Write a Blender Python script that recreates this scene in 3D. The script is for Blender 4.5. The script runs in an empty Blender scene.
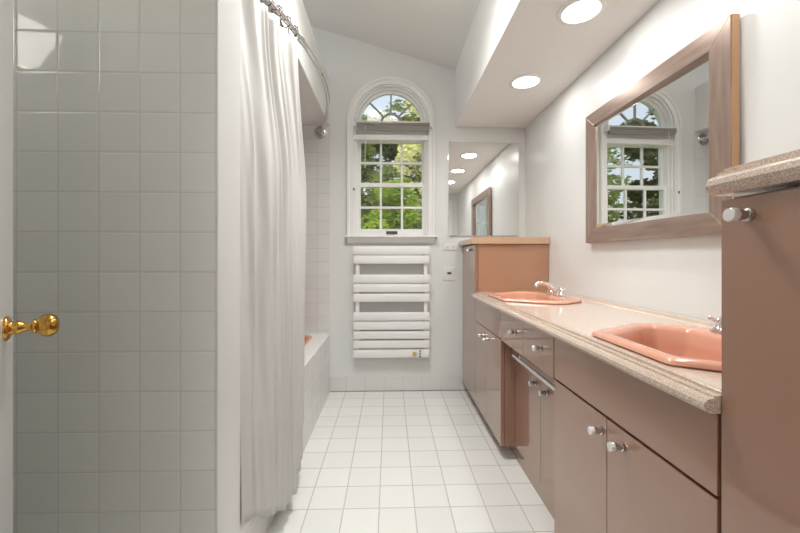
import bpy, bmesh, math, random
from mathutils import Vector, Matrix
random.seed(7)
PI = math.pi
S = bpy.context.scene
COL = S.collection

# ------------------------------------------------------------------ camera, world, sun, exposure
cam_d = bpy.data.cameras.new('camera'); cam = bpy.data.objects.new('camera', cam_d); COL.objects.link(cam)
cam.location = (0, 0, 1.08)
cam.rotation_euler = (PI/2, 0, -math.atan(10.5/366))
cam_d.sensor_width = 36; cam_d.lens = 36*366/800
cam_d.shift_y = -(266.5-257)/800
cam_d.clip_start = 0.01
S.camera = cam

w = bpy.data.worlds.new('sky'); S.world = w; w.use_nodes = True
wn = w.node_tree; bg = wn.nodes['Background']
sky = wn.nodes.new('ShaderNodeTexSky'); sky.sky_type = 'NISHITA'; sky.sun_disc = False
sky.sun_elevation = math.radians(48); sky.sun_rotation = math.radians(200); sky.dust_density = 7; sky.ozone_density = .6
mixs = wn.nodes.new('ShaderNodeMix'); mixs.data_type = 'RGBA'; mixs.inputs[0].default_value = .6
wn.links.new(sky.outputs[0], mixs.inputs[6]); mixs.inputs[7].default_value = (2.5, 2.6, 2.75, 1)     # thin high cloud
wn.links.new(mixs.outputs[2], bg.inputs[0]); bg.inputs[1].default_value = 0.30

sd = bpy.data.lights.new('sun', 'SUN'); sd.energy = 2.2; sd.angle = 0.02; sd.color = (1, .95, .86)
sun = bpy.data.objects.new('sun', sd); COL.objects.link(sun)
sun.rotation_euler = (math.radians(48), 0, math.radians(-72))

S.view_settings.view_transform = 'Standard'; S.view_settings.look = 'None'
S.view_settings.gamma = 1; S.view_settings.use_curve_mapping = False
S.view_settings.exposure = 0.38
DOWN_W = 1.8      # each recessed ceiling light
HALL_W = 15.0      # added fill light in the hallway behind the camera
SCONCE_W = 12.0
VAULT_W = 12.0     # added fill light under the vault, out of view

# ------------------------------------------------------------------ materials
def mat(name, col, rough=.5, metal=0, coat=0, spec=.5, **kw):
    m = bpy.data.materials.new(name); m.use_nodes = True
    b = m.node_tree.nodes['Principled BSDF']
    b.inputs['Base Color'].default_value = (*col, 1); b.inputs['Roughness'].default_value = rough
    b.inputs['Metallic'].default_value = metal; b.inputs['Coat Weight'].default_value = coat
    b.inputs['Coat Roughness'].default_value = .03
    b.inputs['Specular IOR Level'].default_value = spec
    for k, v in kw.items(): b.inputs[k.replace('_', ' ')].default_value = v
    return m
def N(m, t, **kw):
    n = m.node_tree.nodes.new(t)
    for k, v in kw.items(): setattr(n, k, v)
    return n
def L(m, a, b): m.node_tree.links.new(a, b)
def math_(m, op, a, b=None):
    n = N(m, 'ShaderNodeMath', operation=op)
    for i, x in enumerate((a, b)):
        if x is None: continue
        if isinstance(x, (int, float)): n.inputs[i].default_value = x
        else: L(m, x, n.inputs[i])
    return n.outputs[0]
def noise_col(m, c1, c2, scale, detail=3, lo=.4, hi=.6, bump=0, stretch=None):
    b = m.node_tree.nodes['Principled BSDF']
    tc = N(m, 'ShaderNodeNewGeometry'); src = tc.outputs['Position']
    if stretch:
        mp = N(m, 'ShaderNodeMapping'); mp.inputs['Scale'].default_value = stretch
        L(m, src, mp.inputs[0]); src = mp.outputs[0]
    n = N(m, 'ShaderNodeTexNoise'); n.inputs['Scale'].default_value = scale; n.inputs['Detail'].default_value = detail
    L(m, src, n.inputs['Vector'])
    r = N(m, 'ShaderNodeValToRGB'); r.color_ramp.elements[0].position = lo; r.color_ramp.elements[1].position = hi
    r.color_ramp.elements[0].color = (*c1, 1); r.color_ramp.elements[1].color = (*c2, 1)
    L(m, n.outputs[0], r.inputs[0]); L(m, r.outputs[0], b.inputs['Base Color'])
    if bump:
        bp = N(m, 'ShaderNodeBump'); bp.inputs['Strength'].default_value = bump; bp.inputs['Distance'].default_value = .002
        L(m, n.outputs[0], bp.inputs['Height']); L(m, bp.outputs[0], b.inputs['Normal'])
    return m
def tile_mat(name, ax, pitch, off, gw, tile, grout, rough, bump=.6, wave=.0):
    """square tiles laid along two world axes"""
    m = mat(name, tile, rough)
    b = m.node_tree.nodes['Principled BSDF']
    g = N(m, 'ShaderNodeNewGeometry'); sp = N(m, 'ShaderNodeSeparateXYZ'); L(m, g.outputs['Position'], sp.inputs[0])
    ds, ids = [], []
    for a, o in zip(ax, off):
        p = math_(m, 'DIVIDE', math_(m, 'SUBTRACT', sp.outputs[a], o), pitch)
        f = math_(m, 'FRACT', p); ids.append(math_(m, 'FLOOR', p))
        ds.append(math_(m, 'MINIMUM', f, math_(m, 'SUBTRACT', 1.0, f)))
    d = math_(m, 'MULTIPLY', math_(m, 'MINIMUM', *ds), pitch)
    mr = N(m, 'ShaderNodeMapRange', interpolation_type='SMOOTHSTEP'); L(m, d, mr.inputs[0])
    mr.inputs[1].default_value = gw*.35; mr.inputs[2].default_value = gw*.75
    mb = N(m, 'ShaderNodeMapRange', interpolation_type='SMOOTHSTEP'); L(m, d, mb.inputs[0])
    mb.inputs[1].default_value = 0; mb.inputs[2].default_value = gw*1.8
    cx = N(m, 'ShaderNodeCombineXYZ'); L(m, ids[0], cx.inputs[0]); L(m, ids[1], cx.inputs[1])
    wnz = N(m, 'ShaderNodeTexWhiteNoise'); L(m, cx.outputs[0], wnz.inputs[0])
    v = math_(m, 'ADD', math_(m, 'MULTIPLY', wnz.outputs['Value'], .05), .965)
    tcn = N(m, 'ShaderNodeMix', data_type='RGBA', blend_type='MULTIPLY'); tcn.inputs[0].default_value = 1
    tcn.inputs[6].default_value = (*tile, 1)
    cc = N(m, 'ShaderNodeCombineColor'); [L(m, v, cc.inputs[i]) for i in range(3)]; L(m, cc.outputs[0], tcn.inputs[7])
    mx = N(m, 'ShaderNodeMix', data_type='RGBA'); L(m, mr.outputs[0], mx.inputs[0])
    mx.inputs[6].default_value = (*grout, 1); L(m, tcn.outputs[2], mx.inputs[7]); L(m, mx.outputs[2], b.inputs['Base Color'])
    rr = N(m, 'ShaderNodeMapRange'); L(m, mr.outputs[0], rr.inputs[0]); rr.inputs[3].default_value = .8; rr.inputs[4].default_value = rough
    L(m, rr.outputs[0], b.inputs['Roughness'])
    nz = N(m, 'ShaderNodeTexNoise'); nz.inputs['Scale'].default_value = 9; L(m, g.outputs['Position'], nz.inputs['Vector'])
    h = math_(m, 'ADD', mb.outputs[0], math_(m, 'MULTIPLY', nz.outputs[0], wave))
    bp = N(m, 'ShaderNodeBump'); bp.inputs['Strength'].default_value = bump; bp.inputs['Distance'].default_value = .0015
    L(m, h, bp.inputs['Height']); L(m, bp.outputs[0], b.inputs['Normal'])
    return m

def wallpaint(name, col, rough):
    m = mat(name, col, rough)
    g = N(m, 'ShaderNodeNewGeometry'); nz = N(m, 'ShaderNodeTexNoise'); nz.inputs['Scale'].default_value = 6; nz.inputs['Detail'].default_value = 4
    L(m, g.outputs['Position'], nz.inputs['Vector'])
    bp = N(m, 'ShaderNodeBump'); bp.inputs['Strength'].default_value = .35; bp.inputs['Distance'].default_value = .003
    L(m, nz.outputs[0], bp.inputs['Height']); L(m, bp.outputs[0], m.node_tree.nodes['Principled BSDF'].inputs['Normal'])
    return m
M = {}
M['wall'] = wallpaint('white_gloss_wall_paint', (.80, .81, .80), .33)
M['farwall'] = wallpaint('white_wall_paint', (.77, .78, .765), .45)
M['ceil'] = wallpaint('ceiling_paint', (.84, .835, .815), .6)
M['trim'] = mat('white_trim_paint', (.87, .87, .85), .3)
M['door'] = mat('door_gloss_paint', (.60, .60, .58), .12)
M['floor'] = tile_mat('floor_tile', (0, 1), .1530, (.109, 2.953), .0042, (.80, .80, .775), (.50, .50, .48), .32, .4, .3)
M['tileXZ'] = tile_mat('wall_tile_facing', (0, 2), .1093, (-.575, .055), .0028, (.80, .795, .76), (.64, .635, .61), .05, .38, .5)
M['tileYZ'] = tile_mat('wall_tile_side', (1, 2), .1093, (2.95, .055), .0028, (.80, .795, .76), (.64, .635, .61), .05, .38, .5)
M['showtile'] = tile_mat('shower_end_tile', (0, 2), .1093, (-.472, .055), .0036, (.76, .76, .74), (.60, .60, .585), .15, .6, .3)
M['basetile'] = tile_mat('base_tile', (0, 2), .1530, (.109, -.035), .0036, (.74, .74, .72), (.60, .60, .58), .2, .5, .2)
M['aprontile'] = tile_mat('apron_tile', (1, 2), .1530, (2.953, -.005), .0036, (.76, .755, .735), (.66, .655, .64), .2, .4, .2)
M['lam'] = mat('glossy_brown_laminate', (.325, .176, .117), .3, coat=1.0, Coat_IOR=1.5)
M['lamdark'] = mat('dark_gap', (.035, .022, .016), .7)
M['lamlit'] = mat('lit_side_laminate', (.43, .225, .130), .3, coat=1.0)  # lit copy of the brown laminate: warm direct light put into the colour
M['counter'] = noise_col(mat('speckled_counter', (.6, .5, .4), .12, coat=.4), (.64, .51, .42), (.74, .62, .53), 260, 2, .36, .60)
M['counteredge'] = noise_col(mat('speckled_counter_edge', (.6, .5, .4), .2, coat=.4), (.42, .30, .23), (.70, .58, .49), 420, 2, .36, .60)
M['slab'] = noise_col(mat('tan_top', (.6, .45, .33), .22, coat=.3), (.50, .31, .19), (.66, .46, .32), 220, 2, .4, .6)
M['sink'] = mat('salmon_porcelain', (.74, .37, .26), .08, coat=.6)
M['chrome'] = mat('chrome', (.86, .86, .87), .07, 1)
M['chromek'] = mat('worn_chrome', (.60, .59, .575), .14, 1)
M['chromed'] = mat('dark_chrome', (.35, .34, .33), .18, 1)
M['acrylic'] = mat('frosted_acrylic', (.78, .78, .77), .12, .55, coat=.8)
M['brass'] = noise_col(mat('aged_brass', (.62, .36, .09), .2, 1), (.45, .23, .05), (.72, .44, .12), 60, 3, .35, .65)
M['white'] = mat('white_enamel', (.88, .88, .86), .25)
M['tub'] = mat('white_tub_ledge', (.82, .81, .79), .15)
M['salmon'] = mat('salmon_tub', (.78, .36, .23), .12, coat=.4)
M['mirror'] = mat('mirror_silver', (.90, .91, .90), .0, 1)
M['mirroredge'] = mat('bevelled_glass_edge', (.82, .84, .83), .12, 1)
M['frame'] = noise_col(mat('rosy_metallic_frame', (.5, .38, .32), .28, .55), (.34, .245, .20), (.45, .345, .295), 9, 5, .3, .7, 0, (1, .6, 6))
M['framev'] = noise_col(mat('rosy_metallic_frame_upright', (.5, .38, .32), .28, .55), (.34, .245, .20), (.45, .345, .295), 9, 5, .3, .7, 0, (1, 8, .6))
M['woodedge'] = noise_col(mat('pale_wood_edge', (.6, .36, .2), .5), (.50, .28, .14), (.66, .42, .24), 14, 4, .3, .7, 0, (1, 1, .15))
M['blind'] = mat('taupe_blind', (.27, .25, .22), .5)
M['lead'] = mat('grey_muntin', (.36, .36, .31), .45)
M['black'] = mat('black_plastic', (.03, .03, .03), .4)
M['dark'] = mat('dark_gunmetal', (.10, .095, .09), .35, .6)
M['yellow'] = mat('yellow_dial', (.62, .45, .14), .5)
M['red'] = mat('red_dot', (.35, .08, .07), .5)
M['plate'] = mat('ivory_plate', (.80, .80, .76), .35)
M['hallfloor'] = noise_col(mat('hall_boards', (.4, .25, .14), .4), (.30, .17, .09), (.42, .26, .15), 8, 4, .3, .7, 0, (1, .1, 1))
M['bark'] = noise_col(mat('bark', (.15, .1, .07), .9), (.07, .05, .035), (.20, .15, .11), 12, 4, .3, .7, .5)
M['grass'] = noise_col(mat('grass', (.1, .2, .04), .9), (.06, .12, .02), (.16, .26, .06), 3, 5)
def emis(name, col, s, base=(.9, .9, .88)):
    return mat(name, base, .4, Emission_Color=(*col, 1), Emission_Strength=s)
M['lens'] = emis('lit_lens', (1, .985, .95), 6.0)
M['shade'] = emis('lit_frosted_shade', (1, .97, .90), 5.0)
def leafmat(name, c1, c2, tr=.45):
    m = noise_col(mat(name, c1, .55), c1, c2, 2.2, 4, .35, .65)
    b = m.node_tree.nodes['Principled BSDF']; out = m.node_tree.nodes['Material Output']
    t = N(m, 'ShaderNodeBsdfTranslucent'); t.inputs[0].default_value = (*[x*1.25 for x in c2], 1)
    mx = N(m, 'ShaderNodeMixShader'); mx.inputs[0].default_value = tr
    L(m, b.outputs[0], mx.inputs[1]); L(m, t.outputs[0], mx.inputs[2]); L(m, mx.outputs[0], out.inputs[0]); return m
def glass():
    m = bpy.data.materials.new('window_glass'); m.use_nodes = True
    nt = m.node_tree; nt.nodes.clear()
    out = nt.nodes.new('ShaderNodeOutputMaterial'); a = nt.nodes.new('ShaderNodeBsdfTransparent'); g = nt.nodes.new('ShaderNodeBsdfGlossy')
    g.inputs['Roughness'].default_value = .02; a.inputs[0].default_value = (.96, .97, .96, 1)
    mx = nt.nodes.new('ShaderNodeMixShader'); mx.inputs[0].default_value = .05
    nt.links.new(a.outputs[0], mx.inputs[1]); nt.links.new(g.outputs[0], mx.inputs[2]); nt.links.new(mx.outputs[0], out.inputs[0]); return m
M['glass'] = glass()
def cloth():
    m = mat('white_crinkled_cloth', (.80, .795, .775), .85)
    b = m.node_tree.nodes['Principled BSDF']; out = m.node_tree.nodes['Material Output']
    g = N(m, 'ShaderNodeNewGeometry'); mp = N(m, 'ShaderNodeMapping'); mp.inputs['Scale'].default_value = (1, 1, .35); L(m, g.outputs['Position'], mp.inputs[0])
    nz = N(m, 'ShaderNodeTexNoise'); nz.inputs['Scale'].default_value = 70; nz.inputs['Detail'].default_value = 4; L(m, mp.outputs[0], nz.inputs['Vector'])
    bp = N(m, 'ShaderNodeBump'); bp.inputs['Strength'].default_value = .35; bp.inputs['Distance'].default_value = .003
    L(m, nz.outputs[0], bp.inputs['Height']); L(m, bp.outputs[0], b.inputs['Normal'])
    t = N(m, 'ShaderNodeBsdfTranslucent'); t.inputs[0].default_value = (.78, .77, .74, 1)
    mx = N(m, 'ShaderNodeMixShader'); mx.inputs[0].default_value = .3
    L(m, b.outputs[0], mx.inputs[1]); L(m, t.outputs[0], mx.inputs[2]); L(m, mx.outputs[0], out.inputs[0]); return m
M['cloth'] = cloth()

# ------------------------------------------------------------------ mesh helpers (all in world coordinates)
def origin(o):
    v = Vector((0, 0, 0))
    while o: v += o.location; o = o.parent
    return v
def obj(name, bm, m, parent=None, smooth=False, bevel=0, seg=2, auto=None, label=None):
    bmesh.ops.recalc_face_normals(bm, faces=bm.faces)
    if parent: bmesh.ops.translate(bm, verts=bm.verts, vec=-origin(parent))
    me = bpy.data.meshes.new(name); bm.to_mesh(me); bm.free()
    o = bpy.data.objects.new(name, me); COL.objects.link(o)
    me.materials.append(m if not isinstance(m, str) else M[m])
    if parent: o.parent = parent
    if smooth or bevel:
        for p in me.polygons: p.use_smooth = True
        ang = auto if auto else 35
        me.set_sharp_from_angle(angle=math.radians(ang))
    if bevel:
        b = o.modifiers.new('bevel', 'BEVEL'); b.width = bevel; b.segments = seg; b.limit_method = 'ANGLE'; b.angle_limit = math.radians(40); b.harden_normals = True
    if label: o['label'] = label
    return o
def thing(name, label, cat, loc=(0, 0, 0), group=None):
    o = bpy.data.objects.new(name, None); COL.objects.link(o); o.location = loc; o.empty_display_size = .05
    return tag(o, label, cat, group)
def tag(o, label, cat, group=None, kind=None):
    o['label'] = label; o['category'] = cat
    if group: o['group'] = group
    if kind: o['kind'] = kind
    return o
def struct(name, bm, m, parent=None, **k):
    o = obj(name, bm, m, parent, **k)
    if not parent: o['kind'] = 'structure'
    return o
def box(bm, x0, x1, y0, y1, z0, z1):
    vs = [bm.verts.new((x, y, z)) for x in (x0, x1) for y in (y0, y1) for z in (z0, z1)]
    for f in ((0, 1, 3, 2), (4, 6, 7, 5), (0, 4, 5, 1), (2, 3, 7, 6), (0, 2, 6, 4), (1, 5, 7, 3)): bm.faces.new([vs[i] for i in f])
    return bm
def B(*a): return box(bmesh.new(), *a)
def basis(axis):
    a = Vector(axis).normalized(); up = Vector((0, 0, 1)) if abs(a.z) < .9 else Vector((1, 0, 0))
    u = a.cross(up).normalized(); return a, u, a.cross(u).normalized()
def lathe(bm, c, axis, prof, n=24, cap=True):
    """prof: (distance along axis, radius)"""
    c = Vector(c); a, u, v = basis(axis); rings = []
    for d, r in prof:
        if r < 1e-6: rings.append([bm.verts.new(c+a*d)])
        else: rings.append([bm.verts.new(c+a*d+(u*math.cos(2*PI*i/n)+v*math.sin(2*PI*i/n))*r) for i in range(n)])
    for p, q in zip(rings, rings[1:]):
        if len(p) == 1 and len(q) == 1: continue
        for i in range(n):
            j = (i+1) % n
            if len(p) == 1: bm.faces.new((p[0], q[i], q[j]))
            elif len(q) == 1: bm.faces.new((p[i], p[j], q[0]))
            else: bm.faces.new((p[i], p[j], q[j], q[i]))
    if cap:
        for r in (rings[0], rings[-1]):
            if len(r) > 2: bm.faces.new(r)
    return bm
def tube(bm, pts, r, n=12, cap=True):
    pts = [Vector(p) for p in pts]; rs = r if isinstance(r, (list, tuple)) else [r]*len(pts)
    rings = []; u = None
    for i, p in enumerate(pts):
        t = (pts[min(i+1, len(pts)-1)]-pts[max(i-1, 0)]).normalized()
        if u is None: _, u, _ = basis(t)
        u = (u-t*u.dot(t)).normalized(); v = t.cross(u)
        rings.append([bm.verts.new(p+(u*math.cos(2*PI*k/n)+v*math.sin(2*PI*k/n))*rs[i]) for k in range(n)])
    for a, b in zip(rings, rings[1:]):
        for k in range(n): bm.faces.new((a[k], a[(k+1) % n], b[(k+1) % n], b[k]))
    if cap: bm.faces.new(rings[0]); bm.faces.new(rings[-1])
    return bm
def prism(bm, poly, ax, a0, a1):
    """extrude a 2D polygon along axis ax (0 x,1 y,2 z) from a0 to a1"""
    def P(p, t):
        q = list(p); q.insert(ax, t); return q
    A = [bm.verts.new(P(p, a0)) for p in poly]; Bv = [bm.verts.new(P(p, a1)) for p in poly]
    n = len(poly)
    for i in range(n): bm.faces.new((A[i], A[(i+1) % n], Bv[(i+1) % n], Bv[i]))
    bm.faces.new(A); bm.faces.new(Bv[::-1]); return bm
def plate_with_holes(outer, holes, ax, a0, a1):
    bm = bmesh.new()
    def P(p, t):
        q = list(p); q.insert(ax, t); return q
    edges = []
    for loop in [outer]+holes:
        vs = [bm.verts.new(P(p, a0)) for p in loop]
        edges += [bm.edges.new((vs[i], vs[(i+1) % len(vs)])) for i in range(len(vs))]
    bmesh.ops.triangle_fill(bm, edges=edges, use_beauty=True)
    r = bmesh.ops.extrude_face_region(bm, geom=bm.faces[:])
    d = [0, 0, 0]; d[ax] = a1-a0
    bmesh.ops.translate(bm, verts=[g for g in r['geom'] if isinstance(g, bmesh.types.BMVert)], vec=d)
    return bm
def fillet(poly, r, k=5):
    out = []; n = len(poly)
    for i in range(n):
        p0, p1, p2 = Vector(poly[i-1]), Vector(poly[i]), Vector(poly[(i+1) % n])
        a = (p0-p1).normalized(); b = (p2-p1).normalized(); ang = a.angle(b)
        d = min(r/math.tan(ang/2), .45*(p0-p1).length, .45*(p2-p1).length)
        s, e = p1+a*d, p1+b*d
        for j in range(k+1):
            t = j/k; q = s*(1-t)**2+p1*2*t*(1-t)+e*t*t; out.append((q.x, q.y))
    return out
def inset(poly, d):
    n = len(poly); c = Vector((sum(p[0] for p in poly)/n, sum(p[1] for p in poly)/n)); out = []; ln = []
    for i in range(n):
        p, q = Vector(poly[i]), Vector(poly[(i+1) % n]); t = (q-p).normalized(); nn = Vector((-t.y, t.x))
        if nn.dot(c-p) < 0: nn = -nn
        ln.append((p+nn*d, t))
    for i in range(n):
        p, t = ln[i-1]; q, s = ln[i]; den = t.x*s.y-t.y*s.x; k = ((q-p).x*s.y-(q-p).y*s.x)/den
        out.append(tuple(p+t*k))
    return out
def loft(bm, loops, cap0=False, cap1=True):
    rings = [[bm.verts.new(p) for p in l] for l in loops]; n = len(rings[0])
    for a, b in zip(rings, rings[1:]):
        for i in range(n): bm.faces.new((a[i], a[(i+1) % n], b[(i+1) % n], b[i]))
    if cap0: bm.faces.new(rings[0])
    if cap1: bm.faces.new(rings[-1])
    return bm
def arc(cx, cz, r, a0, a1, n): return [(cx+r*math.cos(a0+(a1-a0)*i/n), cz+r*math.sin(a0+(a1-a0)*i/n)) for i in range(n+1)]

# ------------------------------------------------------------------ the room
D = 2.95            # far wall
XR = 1.105          # right wall
struct('floor', B(-1.75, XR+.1, -.12, D+.02, -.06, 0), 'floor')
WX = .012; SPR = 2.17
hole = [(WX-.30, 1.245), (WX+.30, 1.245)] + arc(WX, SPR, .30, 0, PI, 24)
struct('wall_far', plate_with_holes([(-1.75, 0), (XR+.1, 0), (XR+.1, 3.4), (-1.75, 3.4)], [hole], 1, D, D+.15), 'farwall')
struct('wall_right', B(XR, XR+.12, -.1, D, 0, 2.9), 'wall')
struct('wall_left', B(-1.85, -1.70, -.1, 1.022, 0, 3.4), 'farwall')
# ceilings: sloped vault, low soffit over the vanity, boxed soffit over the tub
def zc(x): return 2.598-(x-.534)*.283
struct('ceiling', prism(bmesh.new(), [(.534, zc(.534)), (.534, zc(.534)+.1), (-1.75, zc(-1.75)+.1), (-1.75, zc(-1.75))], 1, -.1, D), 'ceil')
struct('ceiling_soffit', prism(bmesh.new(), [(.534, 2.13), (XR, 2.13), (XR, 2.8), (.534, 2.8)], 1, -.1, D), 'ceil', bevel=.006)
struct('trim_1', B(-1.25, -.485, 1.172, D, 2.138, 2.515), 'ceil', bevel=.006)
# tub alcove: tiled partition facing the camera, tiled left wall and far end
struct('wall_partition', B(-1.25, -.480, 1.030, 1.164, 0, 2.9), 'farwall')
struct('wall_partition_tiles', B(-1.70, -.480, 1.022, 1.030, 0, 2.9), 'tileXZ')
struct('wall_partition_shower_tiles', B(-1.24, -.480, 1.164, 1.172, .0, 2.138), 'showtile')
struct('trim_2', prism(bmesh.new(), fillet([(-.480, 1.0205), (-.472, 1.0205), (-.472, 1.174), (-.480, 1.174)], .003, 3), 2, 0, 2.9), mat('partition_edge_paint', (.70, .70, .68), .3), smooth=True)
struct('wall_alcove', B(-1.35, -1.24, 1.030, D, 0, 2.6), 'farwall')
struct('wall_alcove_tiles', B(-1.24, -1.232, 1.172, D, 0, 2.138), 'tileYZ')
struct('wall_far_shower_tiles', B(-1.232, -.474, D-.008, D, .0, 2.138), 'showtile')
struct('baseboard_far', B(-.472, .672, D-.004, D, 0, .118), 'basetile', bevel=.002)
struct('trim_3', B(-.472, .672, D-.0075, D-.004, 0, .006), mat('dark_grout_line', (.30, .29, .27), .8))
# rear wall with the doorway the camera stands in, and the hallway behind it
bm = bmesh.new(); box(bm, -1.70, -.29, -.12, .0, 0, 3.4); box(bm, -.29, .50, -.12, 0, 2.06, 3.3)
struct('wall_rear', bm, 'farwall')
struct('wall_rear_right', plate_with_holes([(.50, 0), (XR+.1, 0), (XR+.1, 3.0), (.50, 3.0)], [[(.62, 1.36), (.96, 1.36), (.96, 1.98), (.62, 1.98)]], 1, -.12, -.0005), 'farwall')
w2 = bpy.data.objects.new('window_2', None); COL.objects.link(w2); w2.location = (.79, -.06, 1.36); w2['kind'] = 'structure'
bm = bmesh.new()
for a in ((.62, .645, 1.36, 1.98), (.935, .96, 1.36, 1.98), (.645, .935, 1.36, 1.39), (.645, .935, 1.95, 1.98), (.645, .935, 1.655, 1.68), (.784, .797, 1.39, 1.95)): box(bm, a[0], a[1], -.08, -.05, a[2], a[3])
obj('window_frame', bm, 'trim', w2)
obj('pane', B(.645, .935, -.067, -.064, 1.39, 1.95), 'glass', w2)
bm = bmesh.new()
for a in ((.575, .62, 1.335, 2.02), (.96, 1.005, 1.335, 2.02), (.62, .96, 1.335, 1.36), (.62, .96, 1.98, 2.02)): box(bm, a[0], a[1], -.0005, .012, a[2], a[3])
obj('window_casing', bm, 'trim', w2)
bm = bmesh.new(); box(bm, -.36, -.29, .0, .015, 0, 2.13); box(bm, .50, .57, .0, .015, 0, 2.13); box(bm, -.29, .50, .0, .015, 2.06, 2.13)
struct('trim_4', bm, 'trim', bevel=.003)
struct('floor_hallway', B(-1.6, .58, -2.8, -.12, -.06, 0), 'hallfloor')
bm = bmesh.new(); box(bm, -1.7, -1.6, -2.8, -.12, 0, 2.5); box(bm, .58, .66, -2.8, -.12, 0, 2.5); box(bm, -1.7, .66, -2.9, -2.8, 0, 2.5)
struct('wall_hallway', bm, 'farwall')
struct('ceiling_hallway', B(-1.7, .66, -2.9, -.12, 2.42, 2.52), 'ceil')

# ------------------------------------------------------------------ window: arched fanlight over a double-hung sash
win = bpy.data.objects.new('window_1', None); COL.objects.link(win); win.location = (WX, D, 1.245); win['kind'] = 'structure'
def ring_sector(cx, cz, r0, r1, y0, y1, n=32, a0=0, a1=PI):
    return prism(bmesh.new(), arc(cx, cz, r1, a0, a1, n)+arc(cx, cz, r0, a1, a0, n), 1, y0, y1)
# casing (outer moulding in two steps, legs and arch)
def arch_band(bm, r0, r1, y0, y1, zb):
    o = arc(WX, SPR, r1, 0, PI, 36); i = arc(WX, SPR, r0, PI, 0, 36)
    return prism(bm, [(WX+r1, zb)]+o+[(WX-r1, zb), (WX-r0, zb)]+i+[(WX+r0, zb)], 1, y0, y1)
bm = bmesh.new(); arch_band(bm, .298, .345, D-.018, D, 1.25); arch_band(bm, .330, .352, D-.028, D-.0, 1.25)
obj('window_casing', bm, 'trim', win, bevel=.004)
obj('window_jamb', arch_band(bmesh.new(), .268, .300, D+.022, D+.12, 1.25), 'trim', win, bevel=.004)
obj('window_jamb_bead', arch_band(bmesh.new(), .285, .300, D-.002, D+.022, 1.25), 'trim', win, bevel=.004)
# fanlight
fan = obj('fanlight_frame', ring_sector(WX, SPR, .245, .270, D+.045, D+.075), 'trim', win, bevel=.003)
bm = ring_sector(WX, SPR, .076, .092, D+.050, D+.066)
for a in (45, 90, 135):
    c, s = math.cos(math.radians(a)), math.sin(math.radians(a)); hw = .0065
    prism(bm, [(WX+c*.088-s*hw, SPR+s*.088+c*hw), (WX+c*.088+s*hw, SPR+s*.088-c*hw), (WX+c*.248+s*hw, SPR+s*.248-c*hw), (WX+c*.248-s*hw, SPR+s*.248+c*hw)], 1, D+.050, D+.066)
obj('fanlight_muntins', bm, 'lead', win, label='grey curved and radial glazing bars')
obj('pane', prism(bmesh.new(), arc(WX, SPR, .25, 0, PI, 32), 1, D+.057, D+.060), 'glass', win)
bm = bmesh.new(); box(bm, WX-.285, WX+.285, D+.01, D+.10, 2.030, 2.175); box(bm, WX-.30, WX+.30, D-.012, D+.01, 2.020, 2.062); box(bm, WX-.28, WX+.28, D+.0, D+.02, 2.150, 2.176)
obj('window_transom', bm, 'trim', win, bevel=.003)
gx = [-.235, -.080, -.062, .093, .111, .267]
def sash(name, z0, za, zb, zc_, zd, z1, y):
    bm = bmesh.new(); x0, x1 = -.282, .306
    box(bm, x0, gx[0], y, y+.032, z0, z1); box(bm, gx[5], x1, y, y+.032, z0, z1)
    box(bm, gx[0], gx[5], y, y+.032, z0, za); box(bm, gx[0], gx[5], y, y+.032, zd, z1)
    box(bm, gx[0], gx[5], y+.006, y+.026, zb, zc_)
    for i in (1, 3):
        box(bm, gx[i], gx[i+1], y+.006, y+.026, za, zb); box(bm, gx[i], gx[i+1], y+.006, y+.026, zc_, zd)
    f = obj(name, bm, 'trim', win, bevel=.002)
    obj('pane', B(gx[0], gx[5], y+.014, y+.017, za, zd), 'glass', f)
sash('upper_sash', 1.655, 1.690, 1.846, 1.865, 2.022, 2.045, D+.070)
ls = sash('lower_sash', 1.250, 1.308, 1.474, 1.493, 1.651, 1.684, D+.036)
bm = B(WX-.038, WX+.052, D+.026, D+.037, 1.268, 1.290); box(bm, WX-.03, WX+.044, D+.018, D+.028, 1.272, 1.280)
obj('sash_lift', bm, 'dark', win, bevel=.002, label='dark metal sash lift')
# stool and apron moulding
sill = bmesh.new(); box(sill, -.352, .386, D-.062, D+.04, 1.236, 1.250)
prism(sill, [(D, 1.236), (D-.055, 1.236), (D-.048, 1.222), (D-.030, 1.205), (D-.022, 1.190), (D, 1.190)], 0, -.335, .365)
obj('window_sill', sill, 'trim', win, bevel=.003)
# rolled up blind
bl = thing('window_blind', 'taupe rolled-up blind across the window below the arched fanlight', 'blind', (WX, D-.02, 2.09))
bm = B(-.262, .318, D-.062, D-.026, 2.122, 2.142)
obj('headrail', bm, 'blind', bl, bevel=.003)
bm = bmesh.new()
for k in range(5): box(bm, -.258, .314, D-.058+.002*(k % 2), D-.030, 2.088+k*.0068, 2.0935+k*.0068)
obj('slat_stack', bm, mat('blind_slats', (.36, .34, .31), .5), bl)
for sx in (-1, 1):
    x = -.262-.018 if sx < 0 else .318
    obj('mounting_bracket', B(x, x+.018, D-.066, D-.019, 2.110, 2.146), 'trim', bl, bevel=.002)
obj('lift_cord', tube(bmesh.new(), [(-.272, D-.070, 2.112), (-.277, D-.068, 1.9), (-.279, D-.066, 1.62)], .0016, 6), 'trim', bl)
obj('cord_pull', lathe(bmesh.new(), (-.279, D-.066, 1.625), (0, 0, -1), [(0, .002), (.006, .006), (.018, .007), (.022, .003)], 10), 'dark', bl, smooth=True, label='small dark cord pull')
obj('tilt_wand', tube(bmesh.new(), [(-.190, D-.066, 2.115), (-.192, D-.068, 1.78)], .0025, 6), mat('clear_wand', (.8, .8, .78), .2), bl)

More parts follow.
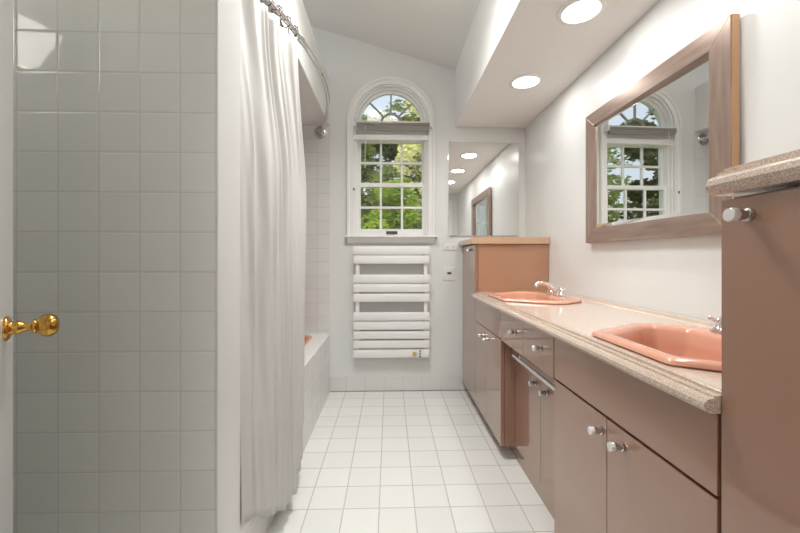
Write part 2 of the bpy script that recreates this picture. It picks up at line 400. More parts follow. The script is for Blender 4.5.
# ------------------------------------------------------------------ tub
tb = thing('bathtub', 'salmon pink bathtub with white ledge and tiled front behind the curtain', 'bathtub', (-.85, 2.05, 0))
TY0, TY1 = 1.174, D-.010
obj('apron', B(-.490, -.4765, TY0, TY1, .0, .452), 'aprontile', tb)
tubp = [(-1.15, TY0+.10), (-.592, TY0+.10), (-.592, TY1-.10), (-1.15, TY1-.10)]
ti = fillet(tubp, .09, 6)
obj('ledge', plate_with_holes([(-1.228, TY0), (-.4745, TY0), (-.4745, TY1), (-1.228, TY1)], [ti], 2, .452, .470), 'tub', tb, bevel=.004)
def tl(d, z): return [(x, y, z) for x, y in fillet(inset(tubp, d), max(.09-d*.3, .04), 6)]
obj('basin', loft(bmesh.new(), [tl(-.012, .4705), tl(-.010, .478), tl(.004, .480), tl(.012, .474), tl(.016, .45), tl(.05, .2), tl(.09, .13), tl(.16, .115)]), 'salmon', tb, smooth=True, auto=60, label='salmon pink tub basin')

# ------------------------------------------------------------------ towel warmer
tw = thing('towel_warmer', 'white flat-bar heated towel rail under the arched window', 'towel warmer', (.015, D, .25))
RF = D-.075
def zr(y): return 1.08-(y-257)/366*(RF)
sl = [(246.0, 254.2), (255.6, 263.6), (274.6, 282.6), (284.2, 292.1), (293.7, 301.7), (312.2, 320.2), (321.8, 329.7), (331.3, 338.9), (340.5, 348.1), (349.6, 357.6)]
for a, b in sl:
    z1, z0 = zr(a), zr(b); h = z1-z0; pr = []
    for i in range(9):
        t = i/8; pr.append((RF-.004*math.sin(PI*t)**.7, z0+h*t))
    obj('heating_bar', prism(bmesh.new(), pr+[(RF+.016, z1-.004), (RF+.016, z0+.004)], 0, -.281, .314), 'white', tw, smooth=True, auto=50)
for x in (-.268, .270):
    obj('upright', B(x, x+.032, RF+.016, RF+.040, zr(357)+.005, zr(246.5)-.005), 'white', tw, bevel=.004)
for x in (-.252, .286):
    for z in (.36, 1.06): obj('wall_bracket', lathe(bmesh.new(), (x, RF+.038, z), (0, 1, 0), [(0, .012), (.0365, .012)], 12), 'white', tw, smooth=True)
obj('control_dial', lathe(bmesh.new(), (.196, RF-.008, zr(353.8)), (0, -1, 0), [(0, .018), (.004, .018), (.005, .015)], 20), 'yellow', tw, smooth=True, label='small round yellow dial')
for k, m in enumerate(('black', 'red', 'black')):
    obj('indicator', lathe(bmesh.new(), (.240, RF-.008, zr(350.8+k*2.7)), (0, -1, 0), [(0, .0065), (.003, .0065)], 12), m, tw)

# ------------------------------------------------------------------ outlet plates on the far wall
o = thing('outlet_plate', 'horizontal white double outlet plate on far wall beside the cabinet top', 'outlet', (.50, D, 1.165))
obj('plate', B(.435, .550, D-.006, D, 1.135, 1.192), 'plate', o, bevel=.002)
for x in (.464, .510):
    r = obj('receptacle', lathe(bmesh.new(), (x, D-.006, 1.1635), (0, -1, 0), [(0, .017), (.002, .017), (.0025, .015)], 20), 'plate', o, smooth=True)
    bm = bmesh.new(); box(bm, x-.009, x-.006, D-.0095, D-.008, 1.158, 1.168); box(bm, x+.006, x+.009, D-.0095, D-.008, 1.158, 1.168)
    obj('slot', bm, 'dark', r)
o = thing('wall_timer_switch', 'ivory switch plate with dark rocker on far wall, lower of the two plates', 'switch', (.48, D, .945))
obj('plate', B(.432, .532, D-.006, D, .892, .998), 'plate', o, bevel=.002)
obj('switch_insert', B(.457, .507, D-.009, D-.006, .912, .978), 'plate', o, bevel=.001)
obj('rocker', B(.466, .497, D-.014, D-.009, .942, .958), 'dark', o, bevel=.001, label='dark rocker')

# ------------------------------------------------------------------ vanity wall
XF = .59; XD = XF+.019          # front of doors, back of doors
def knob(bx, y, z, parent):
    k = obj('knob', lathe(bmesh.new(), (bx, y, z), (-1, 0, 0), [(0, .0105), (.003, .0112), (.007, .0112), (.008, .0085), (.020, .0085), (.021, .0100), (.025, .0100)], 20), 'chromek', parent, smooth=True, label='chrome knob with frosted acrylic end')
    obj('knob_cap', lathe(bmesh.new(), (bx-.025, y, z), (-1, 0, 0), [(0, .0100), (.001, .0115), (.010, .0115), (.012, .0105), (.0125, .0)], 20), 'acrylic', k, smooth=True, label='frosted acrylic knob end')
def panel(name, y0, y1, z0, z1, parent, x0=XF, x1=None, gap=.0012):
    return obj(name, B(x0, (x1 or x0+.019), y0+gap, y1-gap, z0, z1), 'lam', parent, bevel=.0012)
XB = XR-.003
CT = .800
# far tall cabinet
t = thing('linen_cabinet', 'tall glossy brown cabinet in the far corner under the frameless mirror', 'cabinet', (.85, 2.73, 0))
obj('body', B(XD+.002, XB, 2.502, D-.014, .075, 1.168), 'lamlit', t, bevel=.001, label='glossy side panel, orange-brown from light put into its colour')
obj('plinth', B(.672, XB, 2.502, D-.014, 0, .075), 'lam', t)
d = panel('door', 2.502, D-.014, .075, 1.160, t); knob(XF, 2.60, 1.128, d)
obj('cabinet_top', prism(bmesh.new(), [(.560, 1.182), (.566, 1.170), (XB, 1.170), (XB, 1.217), (.590, 1.217), (.580, 1.211), (.566, 1.206), (.560, 1.196)], 1, 2.486, D-.003), 'slab', t, bevel=.002, label='speckled tan top slab')
# far sink cabinet
t = thing('vanity_cabinet', 'glossy brown two-door sink cabinet next to the far corner tall cabinet', 'cabinet', (.85, 2.21, 0), 'vanity cabinets')
Y0, Y1 = 1.926, 2.498
bm = bmesh.new(); box(bm, XD+.002, XB, Y0, Y0+.018, .075, .690); box(bm, XD+.002, .648, Y0, Y0+.018, .690, CT-.002); box(bm, XD+.002, XB, Y1-.018, Y1, .075, CT-.002); box(bm, XD+.002, XB-.0, Y0+.018, Y1-.018, .075, .093); box(bm, XB-.01, XB, Y0+.018, Y1-.018, .093, CT-.002); box(bm, XD+.002, XD+.02, Y0+.018, Y1-.018, .55, CT-.002)
obj('body', bm, 'lam', t, bevel=.001)
obj('plinth', B(.680, XB, Y0+.0, Y1, 0, .075), 'lam', t)
panel('drawer_front', Y0, Y1, .645, CT-.004, t)
d = panel('door', Y0, 2.215, .075, .641, t); knob(XF, 2.150, .592, d)
d = panel('door', 2.215, Y1, .075, .641, t); knob(XF, 2.262, .592, d)
# middle unit: two drawers over the recessed doors
t = thing('drawer_cabinet', 'middle brown vanity unit with two drawers above recessed doors', 'cabinet', (.85, 1.61, 0), 'vanity cabinets')
Y0, Y1 = 1.300, 1.922
bm = bmesh.new(); box(bm, XD+.002, XB, Y0, 1.800, .650, CT-.002); box(bm, XD+.002, .648, 1.800, Y1, .650, CT-.002); box(bm, .648, XB, 1.800, Y1, .650, .690); box(bm, .688, XB, Y0, Y1, .075, .650)
obj('body', bm, 'lam', t, bevel=.001)
obj('plinth', B(.676, XB, Y0, Y1-.006, 0, .072), 'lam', t)
obj('towel_rail_board', B(.648, .686, Y0, Y1, .565, .648), 'lam', t)
d = panel('drawer', Y0, 1.602, .640, CT-.004, t); knob(XF, 1.400, .727, d)
d = panel('drawer', 1.602, Y1, .640, CT-.004, t); knob(XF, 1.690, .729, d)
d = panel('door', Y0, 1.600, .075, .562, t, .667); knob(.667, 1.525, .508, d)
d = panel('door', 1.600, Y1, .075, .562, t, .667); knob(.667, 1.640, .508, d)
tb = thing('towel_bar', 'slim chrome towel bar mounted below the two drawers', 'towel bar', (.62, 1.58, .58))
obj('bar', prism(bmesh.new(), fillet([(.616, .577), (.626, .577), (.626, .593), (.616, .593)], .003, 3), 1, 1.335, 1.825), 'chrome', tb, smooth=True)
for y in (1.36, 1.80): obj('post', lathe(bmesh.new(), (.626, y, .585), (1, 0, 0), [(0, .006), (.017, .006), (.018, .011), (.022, .011)], 14), 'chrome', tb, smooth=True)
# near sink cabinet
t = thing('vanity_cabinet', 'glossy brown two-door sink cabinet beside the near tall cabinet', 'cabinet', (.85, .97, 0), 'vanity cabinets')
Y0, Y1 = .642, 1.296
bm = bmesh.new(); box(bm, XD+.002, XB, Y0, Y0+.018, .075, CT-.002); box(bm, XD+.002, XB, Y1-.018, Y1, .075, CT-.002); box(bm, XD+.002, XB, Y0+.018, Y1-.018, .075, .093); box(bm, XB-.01, XB, Y0+.018, Y1-.018, .093, CT-.002)
obj('body', bm, 'lam', t, bevel=.001)
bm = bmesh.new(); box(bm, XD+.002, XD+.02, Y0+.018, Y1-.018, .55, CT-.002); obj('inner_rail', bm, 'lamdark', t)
obj('plinth', B(.676, XB, Y0, Y1, 0, .075), 'lam', t)
panel('drawer_front', Y0, Y1, .648, CT-.004, t)
d = panel('door', Y0, .978, .075, .640, t); knob(XF, .906, .602, d)
d = panel('door', .978, Y1, .075, .640, t); knob(XF, .997, .600, d)
# near tall cabinet
t = thing('linen_cabinet', 'tall glossy brown cabinet at the right edge of the room with speckled top', 'cabinet', (.85, .33, 0))
obj('body', B(XD+.002, XB, .020, .633, .075, 1.186), 'lam', t, bevel=.001)
obj('plinth', B(.676, XB, .020, .633, 0, .075), 'lam', t)
d = panel('door', .020, .636, .075, 1.180, t); knob(XF, .582, 1.149, d)
def nose(z0, z1, x0, x1):      # moulded front edge, section in x,z
    h = z1-z0
    return [(x0+.014, z0), (x0+.004, z0+h*.12), (x0, z0+h*.33), (x0+.003, z0+h*.52), (x0+.012, z0+h*.66), (x0+.020, z0+h*.69), (x0+.021, z0+h*.80), (x0+.033, z0+h*.85), (x0+.034, z0+h*.97), (x0+.040, z1), (x1, z1), (x1, z0)]
obj('cabinet_top', prism(bmesh.new(), nose(1.190, 1.240, .5685, XB), 1, .018, .643), 'counteredge', t, smooth=True, auto=30, label='speckled granite-look top slab with moulded edge')

# countertop with cut-outs
SK = [(.61, -.155), (.83, -.295), (.89, -.295), (1.02, -.20), (1.02, .20), (.89, .295), (.83, .295), (.61, .155)]
SI = [(.655, -.128), (.820, -.232), (.865, -.232), (.925, -.165), (.925, .165), (.865, .232), (.820, .232), (.655, .128)]
SY = (.940, 2.105)
ct = thing('countertop', 'long speckled tan vanity countertop with moulded front edge', 'countertop', (.85, 1.56, CT))
hs = [fillet([(x, y+c) for x, y in inset(SK, .022)], .02, 4) for c in SY]
CY0, CY1 = .637, 2.500
bm = plate_with_holes([(.604, CY0), (XB, CY0), (XB, CY1), (.604, CY1)], hs, 2, CT+.004, .840)
obj('worktop', bm, 'counter', ct)
obj('front_edge', prism(bmesh.new(), [(.604, CT), (.574, CT), (.566, .803), (.5605, .811), (.5615, .819), (.568, .8255), (.579, .8275), (.580, .8315), (.592, .8325), (.593, .8385), (.597, .840), (.604, .840)], 1, CY0, CY1), 'counteredge', ct, smooth=True, auto=30, label='speckled moulded nosing')
obj('backsplash', prism(bmesh.new(), [(XB, .840), (XB-.018, .840), (XB-.010, .844), (XB-.006, .856), (XB, .858)], 1, CY0, CY1), 'counter', ct, smooth=True)

def make_sink(cy, label):
    s = thing('sink_basin', label, 'sink', (.82, cy, .84), 'salmon sinks')
    def lp(src, d, z, r): return [(x, y+cy, z) for x, y in fillet(inset(src, d), r, 6)]
    loops = [lp(SK, .006, .8403, .02), lp(SK, .0, .845, .02), lp(SK, .002, .851, .02), lp(SK, .008, .856, .02), lp(SK, .018, .858, .02),
             lp(SI, -.012, .857, .03), lp(SI, -.003, .853, .03), lp(SI, .003, .844, .03), lp(SI, .010, .80, .03), lp(SI, .020, .74, .03), lp(SI, .040, .712, .03), lp(SI, .075, .700, .02)]
    obj('bowl', loft(bmesh.new(), loops), 'sink', s, smooth=True, auto=70)
    obj('drain', lathe(bmesh.new(), (.80, cy, .7005), (0, 0, 1), [(0, .024), (.003, .024), (.004, .018), (.002, .012), (.002, 0)], 20), 'chrome', s, smooth=True, label='chrome drain')
    return s
make_sink(SY[1], 'salmon pink sink basin at the far end of the countertop')
make_sink(SY[0], 'salmon pink sink basin at the near end of the countertop')
def make_faucet(cy, label, swing=0):
    x, z = .972, .8575
    f = thing('faucet', label, 'faucet', (x, cy, z), 'chrome faucets')
    bp = [(x-.022, cy-.085), (x+.022, cy-.085), (x+.022, cy+.085), (x-.022, cy+.085)]
    pp = fillet(bp, .022, 5)
    obj('base_plate', loft(bmesh.new(), [[(a, b, z) for a, b in pp], [(a, b, z+.008) for a, b in pp], [((a-x)*.7+x, (b-cy)*.94+cy, z+.012) for a, b in pp]], True), 'chrome', f, smooth=True, auto=50)
    lift = tube(bmesh.new(), [(x, cy, z+.006), (x, cy, z+.020), (x-.010, cy, z+.034), (x-.045, cy, z+.060), (x-.085, cy, z+.072), (x-.110, cy, z+.070), (x-.122, cy, z+.058), (x-.124, cy, z+.046)], [.019, .017, .015, .0125, .0115, .011, .011, .012], 16)
    bmesh.ops.rotate(lift, verts=lift.verts, cent=(x, cy, z), matrix=Matrix.Rotation(math.radians(swing), 3, 'Z'))
    obj('spout', lift, 'chrome', f, smooth=True, auto=60)
    obj('lift_rod', tube(bmesh.new(), [(x+.014, cy, z+.01), (x+.014, cy, z+.045)], .003, 8), 'chrome', f)
    for s in (-1, 1):
        hy = cy+s*.062
        h = obj('handle_stem', lathe(bmesh.new(), (x, hy, z+.008), (0, 0, 1), [(0, .019), (.006, .018), (.012, .012), (.022, .010), (.028, .013), (.034, .010), (.040, .007), (.042, 0)], 18), 'chrome', f, smooth=True)
        bm = bmesh.new()
        for a in (20, 110, 200, 290):
            c, q = math.cos(math.radians(a)), math.sin(math.radians(a))
            lathe(bm, (x+c*.006, hy+q*.006, z+.037), (c, q, .12), [(0, .0045), (.014, .004), (.020, .0062), (.025, .0055), (.027, 0)], 10)
        obj('cross_handle', bm, 'chrome', h, smooth=True)
make_faucet(SY[1], 'chrome faucet with cross handles on the far sink')
make_faucet(SY[0]+.045, 'chrome faucet on the near sink, mostly hidden by the tall cabinet', 42)

# ------------------------------------------------------------------ mirrors
mr = thing('framed_mirror', 'large mirror in wide rosy brown metallic frame on right wall', 'mirror', (1.07, 1.555, 1.493))
MY0, MY1, MZ0, MZ1, FW = 1.118, 1.969, 1.155, 1.842, .080
XM = 1.070; XW = XR-.0005
def board(poly, m, x0=XM, x1=XW-.008): return obj('frame_board', prism(bmesh.new(), poly, 0, x0, x1), m, mr, bevel=.0015)
o_ = [(MY0, MZ0), (MY1, MZ0), (MY1, MZ1), (MY0, MZ1)]; i_ = [(MY0+FW, MZ0+FW-.004), (MY1-FW, MZ0+FW-.004), (MY1-FW, MZ1-.072), (MY0+FW, MZ1-.072)]
for k in range(4):
    board([o_[k], o_[(k+1) % 4], i_[(k+1) % 4], i_[k]], 'frame' if k % 2 == 0 else 'framev')
bm = bmesh.new(); box(bm, XM+.003, XW-.008, MY0-.003, MY0-.0002, MZ0, MZ1); obj('side_edge', bm, 'woodedge', mr, label='pale orange wood edge of the frame')
gy0, gy1, gz0, gz1 = i_[0][0], i_[1][0], i_[0][1], i_[2][1]
def tilt(o):                      # the glass sits slightly skewed in its rebate
    for v in o.data.vertices: v.co.x -= (v.co.y-(1.54-mr.location.y))*math.tan(math.radians(1.35))
tilt(obj('mirror_glass', B(XM+.0145, XM+.018, gy0+.018, gy1-.018, gz0+.018, gz1-.018), 'mirror', mr))
gl = [(gy0, gz0), (gy1, gz0), (gy1, gz1), (gy0, gz1)]
bm = bmesh.new(); e = inset(gl, .018)
A = [bm.verts.new((XM+.0172, *p)) for p in gl]; Bv = [bm.verts.new((XM+.0145, *p)) for p in e]; C_ = [bm.verts.new((XM+.0190, *p)) for p in gl]; D_ = [bm.verts.new((XM+.0190, *p)) for p in e]
for k in range(4):
    n = (k+1) % 4
    bm.faces.new((A[k], A[n], Bv[n], Bv[k])); bm.faces.new((C_[k], C_[n], D_[n], D_[k])); bm.faces.new((A[k], A[n], C_[n], C_[k])); bm.faces.new((Bv[k], Bv[n], D_[n], D_[k]))
tilt(obj('bevelled_border', bm, 'mirror', mr, label='bevelled mirror border'))
fm = thing('frameless_mirror', 'frameless rectangular mirror on far wall above the corner cabinet', 'mirror', (.76, D, 1.225))
bm = B(.476, 1.050, D-.013, D-.005, 1.250, 2.008)
for v in bm.verts:
    if v.co.z > 1.5: v.co.y += .004
obj('mirror_glass', bm, 'mirror', fm, bevel=.004)
for x in (.49, 1.03):
    for z in (1.243, 2.004): obj('mirror_clip', B(x-.006, x+.006, D-.0145, D-.0001, z, z+.008), 'chrome', fm)

# ------------------------------------------------------------------ recessed lights
LX = .815
def make_light(y, label):
    t = thing('recessed_light', label, 'ceiling light', (LX, y, 2.13), 'recessed ceiling lights')
    obj('trim_ring', lathe(bmesh.new(), (LX, y, 2.1299), (0, 0, -1), [(0, .075), (0, .096), (.004, .096), (.008, .088), (.008, .076), (.001, .074), (0, .075)], 40, False), 'white', t, smooth=True)
    obj('lens', lathe(bmesh.new(), (LX, y, 2.1298), (0, 0, -1), [(0, .0755), (.004, .0755), (.005, 0)], 40), 'lens', t, smooth=True)
    ld = bpy.data.lights.new('bulb', 'AREA'); ld.shape = 'DISK'; ld.size = .14; ld.energy = DOWN_W; ld.color = (1, .985, .96)
    lo = bpy.data.objects.new('bulb', ld); COL.objects.link(lo); lo.parent = t; lo.location = (0, 0, -.010)
make_light(2.165, 'lit round recessed ceiling light nearest the far wall')
make_light(1.535, 'lit round recessed ceiling light near the top edge of the picture')
make_light(.905, 'lit round recessed ceiling light nearest the doorway')

# ------------------------------------------------------------------ shower rod, rings, curtain
rod = thing('shower_curtain_rod', 'curved chrome shower curtain rod bowing out over the tub', 'curtain rod', (-.549, D-.01, 2.074))
RY0, RY1 = 1.173, D-.008
def rodpt(y):
    t = (y-RY0)/(RY1-RY0); return (-.549+.180*math.sin(PI*t)**.95, y, 2.074)
P = [rodpt(RY0+.018+(RY1-RY0-.036)*i/40) for i in range(41)]
obj('rod', tube(bmesh.new(), P, .0125, 14), 'chrome', rod, smooth=True)
for y, s in ((RY1, -1), (RY0, 1)):
    obj('flange', lathe(bmesh.new(), (-.549, y, 2.074), (0, s, 0), [(0, .050), (.005, .050), (.011, .040), (.013, .028), (.020, .026), (.032, .022), (.036, .015)], 28), 'chromek', rod, smooth=True)
obj('rod_collar', tube(bmesh.new(), [rodpt(1.66), rodpt(1.70)], .0155, 16), 'chrome', rod, smooth=True)
# curtain
def lerp_path(pts, s):
    n = len(pts)-1; k = min(int(s*n), n-1); f = s*n-k; f = f*f*(3-2*f)*.3+f*.7
    return Vector(pts[k]).lerp(Vector(pts[k+1]), f)
top = [rodpt(y)[:2] for y in (1.20, 1.27, 1.34, 1.41, 1.48, 1.55, 1.62)]
mid = [(-.484, 1.1765), (-.452, 1.25), (-.440, 1.34), (-.432, 1.45), (-.425, 1.58), (-.428, 1.72), (-.440, 1.900)]
bot = [(-.4738, 1.1765), (-.458, 1.27), (-.436, 1.36), (-.418, 1.45), (-.410, 1.57), (-.420, 1.70), (-.445, 1.875)]
NS, NT = 320, 60
bm = bmesh.new(); G = []
random.seed(3); ph = [random.uniform(0, 6.28) for _ in range(9)]
ZT = 2.045
def smooth01(x): x = max(0, min(1, x)); return x*x*(3-2*x)
for j in range(NT+1):
    t = j/NT; row = []
    for i in range(NS+1):
        s = i/NS
        a, b, c = lerp_path(top, s), lerp_path(mid, s), lerp_path(bot, s)
        p = a.lerp(b, smooth01(t/.35)) if t < .35 else b.lerp(c, (t-.35)/.65)
        e = 1e-3; q = lerp_path(mid, min(1, s+e))-lerp_path(mid, max(0, s-e)); q.normalize(); nn = Vector((q.y, -q.x))
        # fine tight folds only in the middle and at the free edge, broad soft ones elsewhere
        fine = math.exp(-((s-.52-.10*t)/.13)**2)+.5*math.exp(-((s-.9)/.08)**2)
        f = .009*math.sin(2*PI*3.1*s+.9*t+ph[0])+.005*math.sin(2*PI*5.7*s-1.3*t+ph[1])
        f += fine*(.0075*math.sin(2*PI*15*s+.6*math.sin(2.2*t)+ph[2])+.002*math.sin(2*PI*33*s+1.5*t))
        f += .0035*math.sin(2*PI*9.3*s+2.0*t+ph[3])*(1-.5*t)
        f += .002*math.sin(2*PI*(1.5*s+2.6*t)+ph[4])+.0012*math.sin(2*PI*(12*s-3*t)+ph[5])
        f *= .45+.55*smooth01(s/.15)
        p = p+nn*f
        lim = -.549+.0752*smooth01((t-.05)/.55)+(.0075*smooth01((t-.6)/.1)*smooth01(s/.1))
        x = max(p.x, lim)
        dip = .012*abs(math.sin(PI*6*s))*(1-t)**6
        z0 = .215-.135*smooth01(s/.55)+.035*smooth01((s-.75)/.25)+.005*math.sin(2*PI*7*s+ph[6])
        row.append(bm.verts.new((x, max(p.y, 1.1765), (ZT-dip)*(1-t)+z0*t)))
    G.append(row)
for j in range(NT):
    for i in range(NS): bm.faces.new((G[j][i], G[j][i+1], G[j+1][i+1], G[j+1][i]))
cu = obj('shower_curtain', bm, 'cloth', smooth=True, auto=80)
so = cu.modifiers.new('thick', 'SOLIDIFY'); so.thickness = .0012; so.offset = 0
tag(cu, 'long white crinkled fabric shower curtain gathered at the tub', 'shower curtain')
rings = [(1.225, 'third ring'), (1.29, ''), (1.355, ''), (1.42, ''), (1.485, ''), (1.55, ''), (1.612, '')]
first = None
for k, (y, _) in enumerate(rings):
    p = Vector(rodpt(y))
    if first is None:
        first = thing('curtain_ring', '', 'curtain ring', p, 'curtain rings on the shower rod')
        bm = bmesh.new(); pts = [(p.x+.021*math.cos(2*PI*i/20), p.y+.0025*math.sin(4*PI*i/20), p.z-.006+.024*math.sin(2*PI*i/20)) for i in range(19)]
        tube(bm, pts, .0022, 8); obj('hoop', bm, 'dark', first, smooth=True)
        bm = bmesh.new()
        for a in (40, 70, 100, 130):
            c, s_ = math.cos(math.radians(a)), math.sin(math.radians(a))
            lathe(bm, (p.x+.021*c-.0, p.y-.0045, p.z-.006+.024*s_), (0, 1, 0), [(0, 0), (.002, .004), (.0045, .005), (.007, .004), (.009, 0)], 10)
        obj('roller_beads', bm, 'chromed', first, smooth=True)
        r = first
    else:
        r = first.copy(); COL.objects.link(r); r.location = p
        for ch in list(first.children):
            c = ch.copy(); COL.objects.link(c); c.parent = r
    r['label'] = ['metal curtain ring closest to the tiled partition', 'metal curtain ring second from the tiled partition', 'metal curtain ring third from the tiled partition',
                  'middle metal curtain ring on the rod', 'metal curtain ring third from the free edge of the curtain', 'metal curtain ring second from the free edge of the curtain', 'metal curtain ring at the free edge of the curtain'][k]

# ------------------------------------------------------------------ door at the left edge, with brass knob
K = Vector((-.660, .648, 0)); e = Vector((-.585, .811, 0)).normalized(); n = Vector((e.y, -e.x, 0))
dr = bpy.data.objects.new('door_1', None); COL.objects.link(dr); dr.location = (K.x-e.x*.68, K.y-e.y*.68, 0); dr['kind'] = 'structure'
def obox(bm, s0, s1, d0, d1, z0, z1):
    vs = [bm.verts.new(K+e*s+n*d+Vector((0, 0, z))) for s in (s0, s1) for d in (d0, d1) for z in (z0, z1)]
    for f in ((0, 1, 3, 2), (4, 6, 7, 5), (0, 4, 5, 1), (2, 3, 7, 6), (0, 2, 6, 4), (1, 5, 7, 3)): bm.faces.new([vs[i] for i in f])
bm = bmesh.new()
obox(bm, -.66, .060, -.030, -.006, .012, 2.04)
for s0, s1 in ((-.66, -.56), (-.35, -.25), (-.05, .060)): obox(bm, s0, s1, -.036, 0, .012, 2.04)
for z0, z1 in ((.012, .24), (.86, 1.05), (1.70, 1.80), (1.93, 2.04)): obox(bm, -.57, -.04, -.036, 0, z0, z1)
obj('door_leaf', bm, 'door', dr, bevel=.001)
kz = .957; kp = K+Vector((0, 0, kz))
kn = obj('door_handle', lathe(bmesh.new(), kp, n, [(.0, .021), (.003, .021), (.005, .0185), (.007, .013), (.010, .011), (.014, .0125), (.018, .011), (.024, .0072), (.029, .0068), (.033, .0085), (.035, .0125), (.037, .013), (.039, .0115), (.041, .0135), (.046, .0185), (.052, .0208), (.058, .0205), (.064, .0170), (.068, .010), (.0695, 0)], 32), 'brass', dr, smooth=True, auto=60, label='aged brass door knob')
obj('latch_plate', (lambda b: (obox(b, .0598, .0608, -.030, -.008, kz-.028, kz+.028), b)[1])(bmesh.new()), 'brass', dr)

# wall sconce on the left wall, seen only as a reflection in the tiles
sc = thing('wall_sconce', 'frosted glass wall light reflected in the upper left tiles', 'wall lamp', (-1.70, .42, 1.98))
obj('back_plate', lathe(bmesh.new(), (-1.70, .42, 1.93), (1, 0, 0), [(0, .05), (.008, .05), (.014, .03), (.016, 0)], 24), 'brass', sc, smooth=True)
obj('arm', tube(bmesh.new(), [(-1.69, .42, 1.93), (-1.64, .42, 1.88), (-1.60, .42, 1.88), (-1.59, .42, 1.915)], .007, 10), 'brass', sc, smooth=True)
obj('shade', lathe(bmesh.new(), (-1.59, .42, 1.905), (.28, 0, 1), [(0, .022), (.01, .035), (.03, .052), (.07, .066), (.12, .078), (.18, .100), (.177, .098), (.115, .074), (.03, .046), (.012, .0)], 28, False), 'shade', sc, smooth=True, label='lit frosted glass shade')
ld = bpy.data.lights.new('sconce_bulb', 'POINT'); ld.energy = SCONCE_W; ld.shadow_soft_size = .03; ld.color = (1, .975, .93)
lo = bpy.data.objects.new('sconce_bulb', ld); COL.objects.link(lo); lo.location = (-1.565, .42, 2.005)
# unseen fill light added under the vault to even out the room
vl = thing('vault_fill_light', 'added round fill light, unseen, under the vaulted ceiling above the middle of the floor', 'ceiling light', (-.05, 1.55, zc(-.05)))
obj('fill_diffuser', lathe(bmesh.new(), (-.05, 1.55, zc(-.05)+.02), (0, 0, -1), [(0, .22), (.07, .22), (.095, .17), (.11, 0)], 32), 'lens', vl, smooth=True)
ld = bpy.data.lights.new('vault_fill', 'AREA'); ld.shape = 'DISK'; ld.size = .5; ld.energy = VAULT_W; ld.spread = math.radians(128); ld.color = (1, .99, .965)
lo = bpy.data.objects.new('vault_fill', ld); COL.objects.link(lo); lo.parent = vl; lo.location = (0, 0, -.10)
# fill light added in the unseen hallway, brightens the room through the doorway
hl = thing('hallway_fill_light', 'added round fill light, unseen, in the hallway behind the doorway', 'ceiling light', (.0, -1.2, 2.42))
obj('fill_diffuser', lathe(bmesh.new(), (.0, -1.2, 2.419), (0, 0, -1), [(0, .18), (.03, .18), (.06, .13), (.075, 0)], 32), 'lens', hl, smooth=True)
ld = bpy.data.lights.new('hall_fill', 'AREA'); ld.shape = 'DISK'; ld.size = .45; ld.energy = HALL_W; ld.color = (1, .99, .965)
lo = bpy.data.objects.new('hall_fill', ld); COL.objects.link(lo); lo.parent = hl; lo.location = (0, 0, -.085)

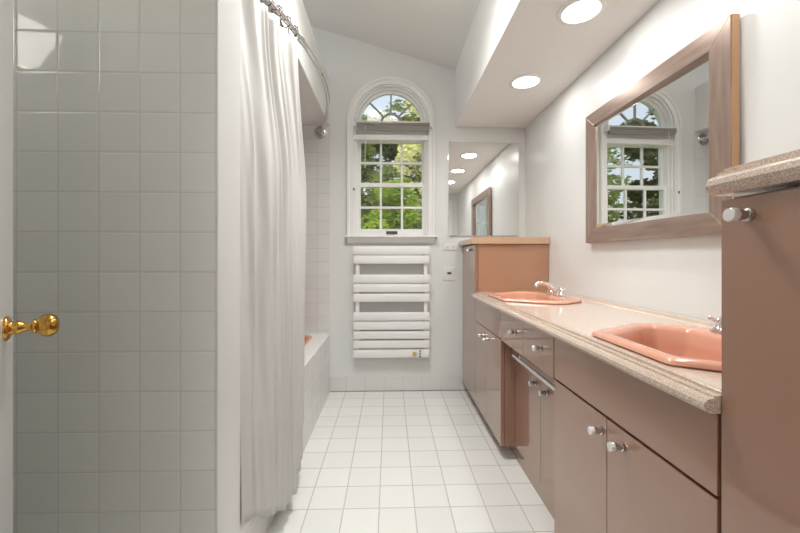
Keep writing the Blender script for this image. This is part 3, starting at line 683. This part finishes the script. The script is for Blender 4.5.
# ------------------------------------------------------------------ outside: lawn and trees
gz = -1.6
gr = obj('lawn', B(-30, 20, D+.3, 40, gz-.1, gz), 'grass'); tag(gr, 'green lawn outside the window', 'grass', kind='stuff')
def tree(name, label, x, y, top, base, rad, nleaf, lm, trunk=.12, ls=.09, seed=1, cat='tree'):
    rnd = random.Random(seed)
    t = thing(name, label, cat, (x, y, gz), 'trees beyond the window')
    bm = tube(bmesh.new(), [(x, y, gz+.03), (x+.05, y, (gz+base)/2), (x-.03, y+.05, base), (x, y, top-.2*(top-base))], [trunk, trunk*.8, trunk*.65, trunk*.2], 10)
    for k in range(9):
        a = rnd.uniform(0, 6.28); z = base+(top-base)*rnd.uniform(.0, .6); r = rad*rnd.uniform(.5, .9)
        tube(bm, [(x, y, z), (x+math.cos(a)*r*.5, y+math.sin(a)*r*.5, z+r*.25), (x+math.cos(a)*r, y+math.sin(a)*r, z+r*.5)], [trunk*.35, trunk*.2, trunk*.06], 6)
    obj('trunk', bm, 'bark', t, smooth=True)
    bm = bmesh.new(); clumps = []
    for k in range(46):
        u = rnd.random(); z = base+(top-base)*u; rr = rad*math.sin(PI*(.12+.80*u))**.7
        a = rnd.uniform(0, 6.28); q = rr*math.sqrt(rnd.random())
        clumps.append((Vector((x+math.cos(a)*q, y+math.sin(a)*q, z)), rad*rnd.uniform(.22, .42)))
    for k in range(nleaf):
        c, cr = clumps[rnd.randrange(len(clumps))]
        d = Vector((rnd.gauss(0, 1), rnd.gauss(0, 1), rnd.gauss(0, 1))).normalized()*cr*rnd.uniform(.55, 1)**.5
        p = c+d; p.z = max(p.z, gz+.25)
        u_, v_, w_ = basis((rnd.gauss(0, 1), rnd.gauss(0, 1), rnd.gauss(0, .8)))
        s = ls*rnd.uniform(.6, 1.3)
        vs = [bm.verts.new(p-v_*s*.5), bm.verts.new(p+w_*s*.28+u_*s*.08), bm.verts.new(p+v_*s*.6), bm.verts.new(p-w_*s*.28+u_*s*.08)]
        bm.faces.new((vs[0], vs[1], vs[2])); bm.faces.new((vs[0], vs[2], vs[3]))
    obj('foliage', bm, lm, t)
lmA = leafmat('leaf_olive', (.09, .14, .03), (.26, .31, .09)); lmB = leafmat('leaf_bright', (.16, .26, .03), (.40, .52, .06))
lmC = leafmat('leaf_yellow', (.50, .52, .20), (.80, .80, .50)); lmD = leafmat('leaf_dark', (.05, .07, .02), (.17, .18, .06))
tree('leafy_tree', 'bright lime green tree seen through the middle window panes', .12, 6.2, 2.30, .4, .48, 4200, lmB, .06, .08, 2)
tree('leafy_tree', 'olive green tree behind the left window panes', -1.9, 9.6, 5.3, .3, 1.3, 13000, lmA, .14, .13, 5)
tree('leafy_tree', 'brownish dark tree behind the right window panes', 1.75, 9.1, 4.1, .2, 1.15, 12000, lmD, .13, .12, 8)
tree('leafy_tree', 'pale yellow-green tree high behind the right of the fanlight', 1.75, 12.8, 7.3, 2.0, 1.35, 9000, lmC, .16, .16, 11)
tree('leafy_tree', 'wide mid green tree farthest behind the window', -.2, 19.4, 7.9, .2, 3.0, 20000, lmA, .25, .30, 14)
for k, (x, y, tp, r, m) in enumerate(((-5.8, 9.2, 5.4, 1.4, lmD), (-5.6, 13.8, 8.2, 2.0, lmA), (-10.4, 12.5, 6.4, 1.35, lmD), (5.8, 12.0, 5.5, 1.5, lmD))):
    tree('leafy_tree', ['dark tree to the left of the window, seen in the framed mirror', 'tall olive tree left of the window, seen in the framed mirror', 'dark tree farthest to the left outside', 'dark tree farthest to the right outside'][k], x, y, tp, .2, r, 13000, m, .15, .17, 20+k)

tree('leafy_tree', 'green tree outside the small rear window, glimpsed only in the mirrors', 1.2, -4.5, 4.2, .2, 1.5, 5000, lmB, .12, .12, 40)
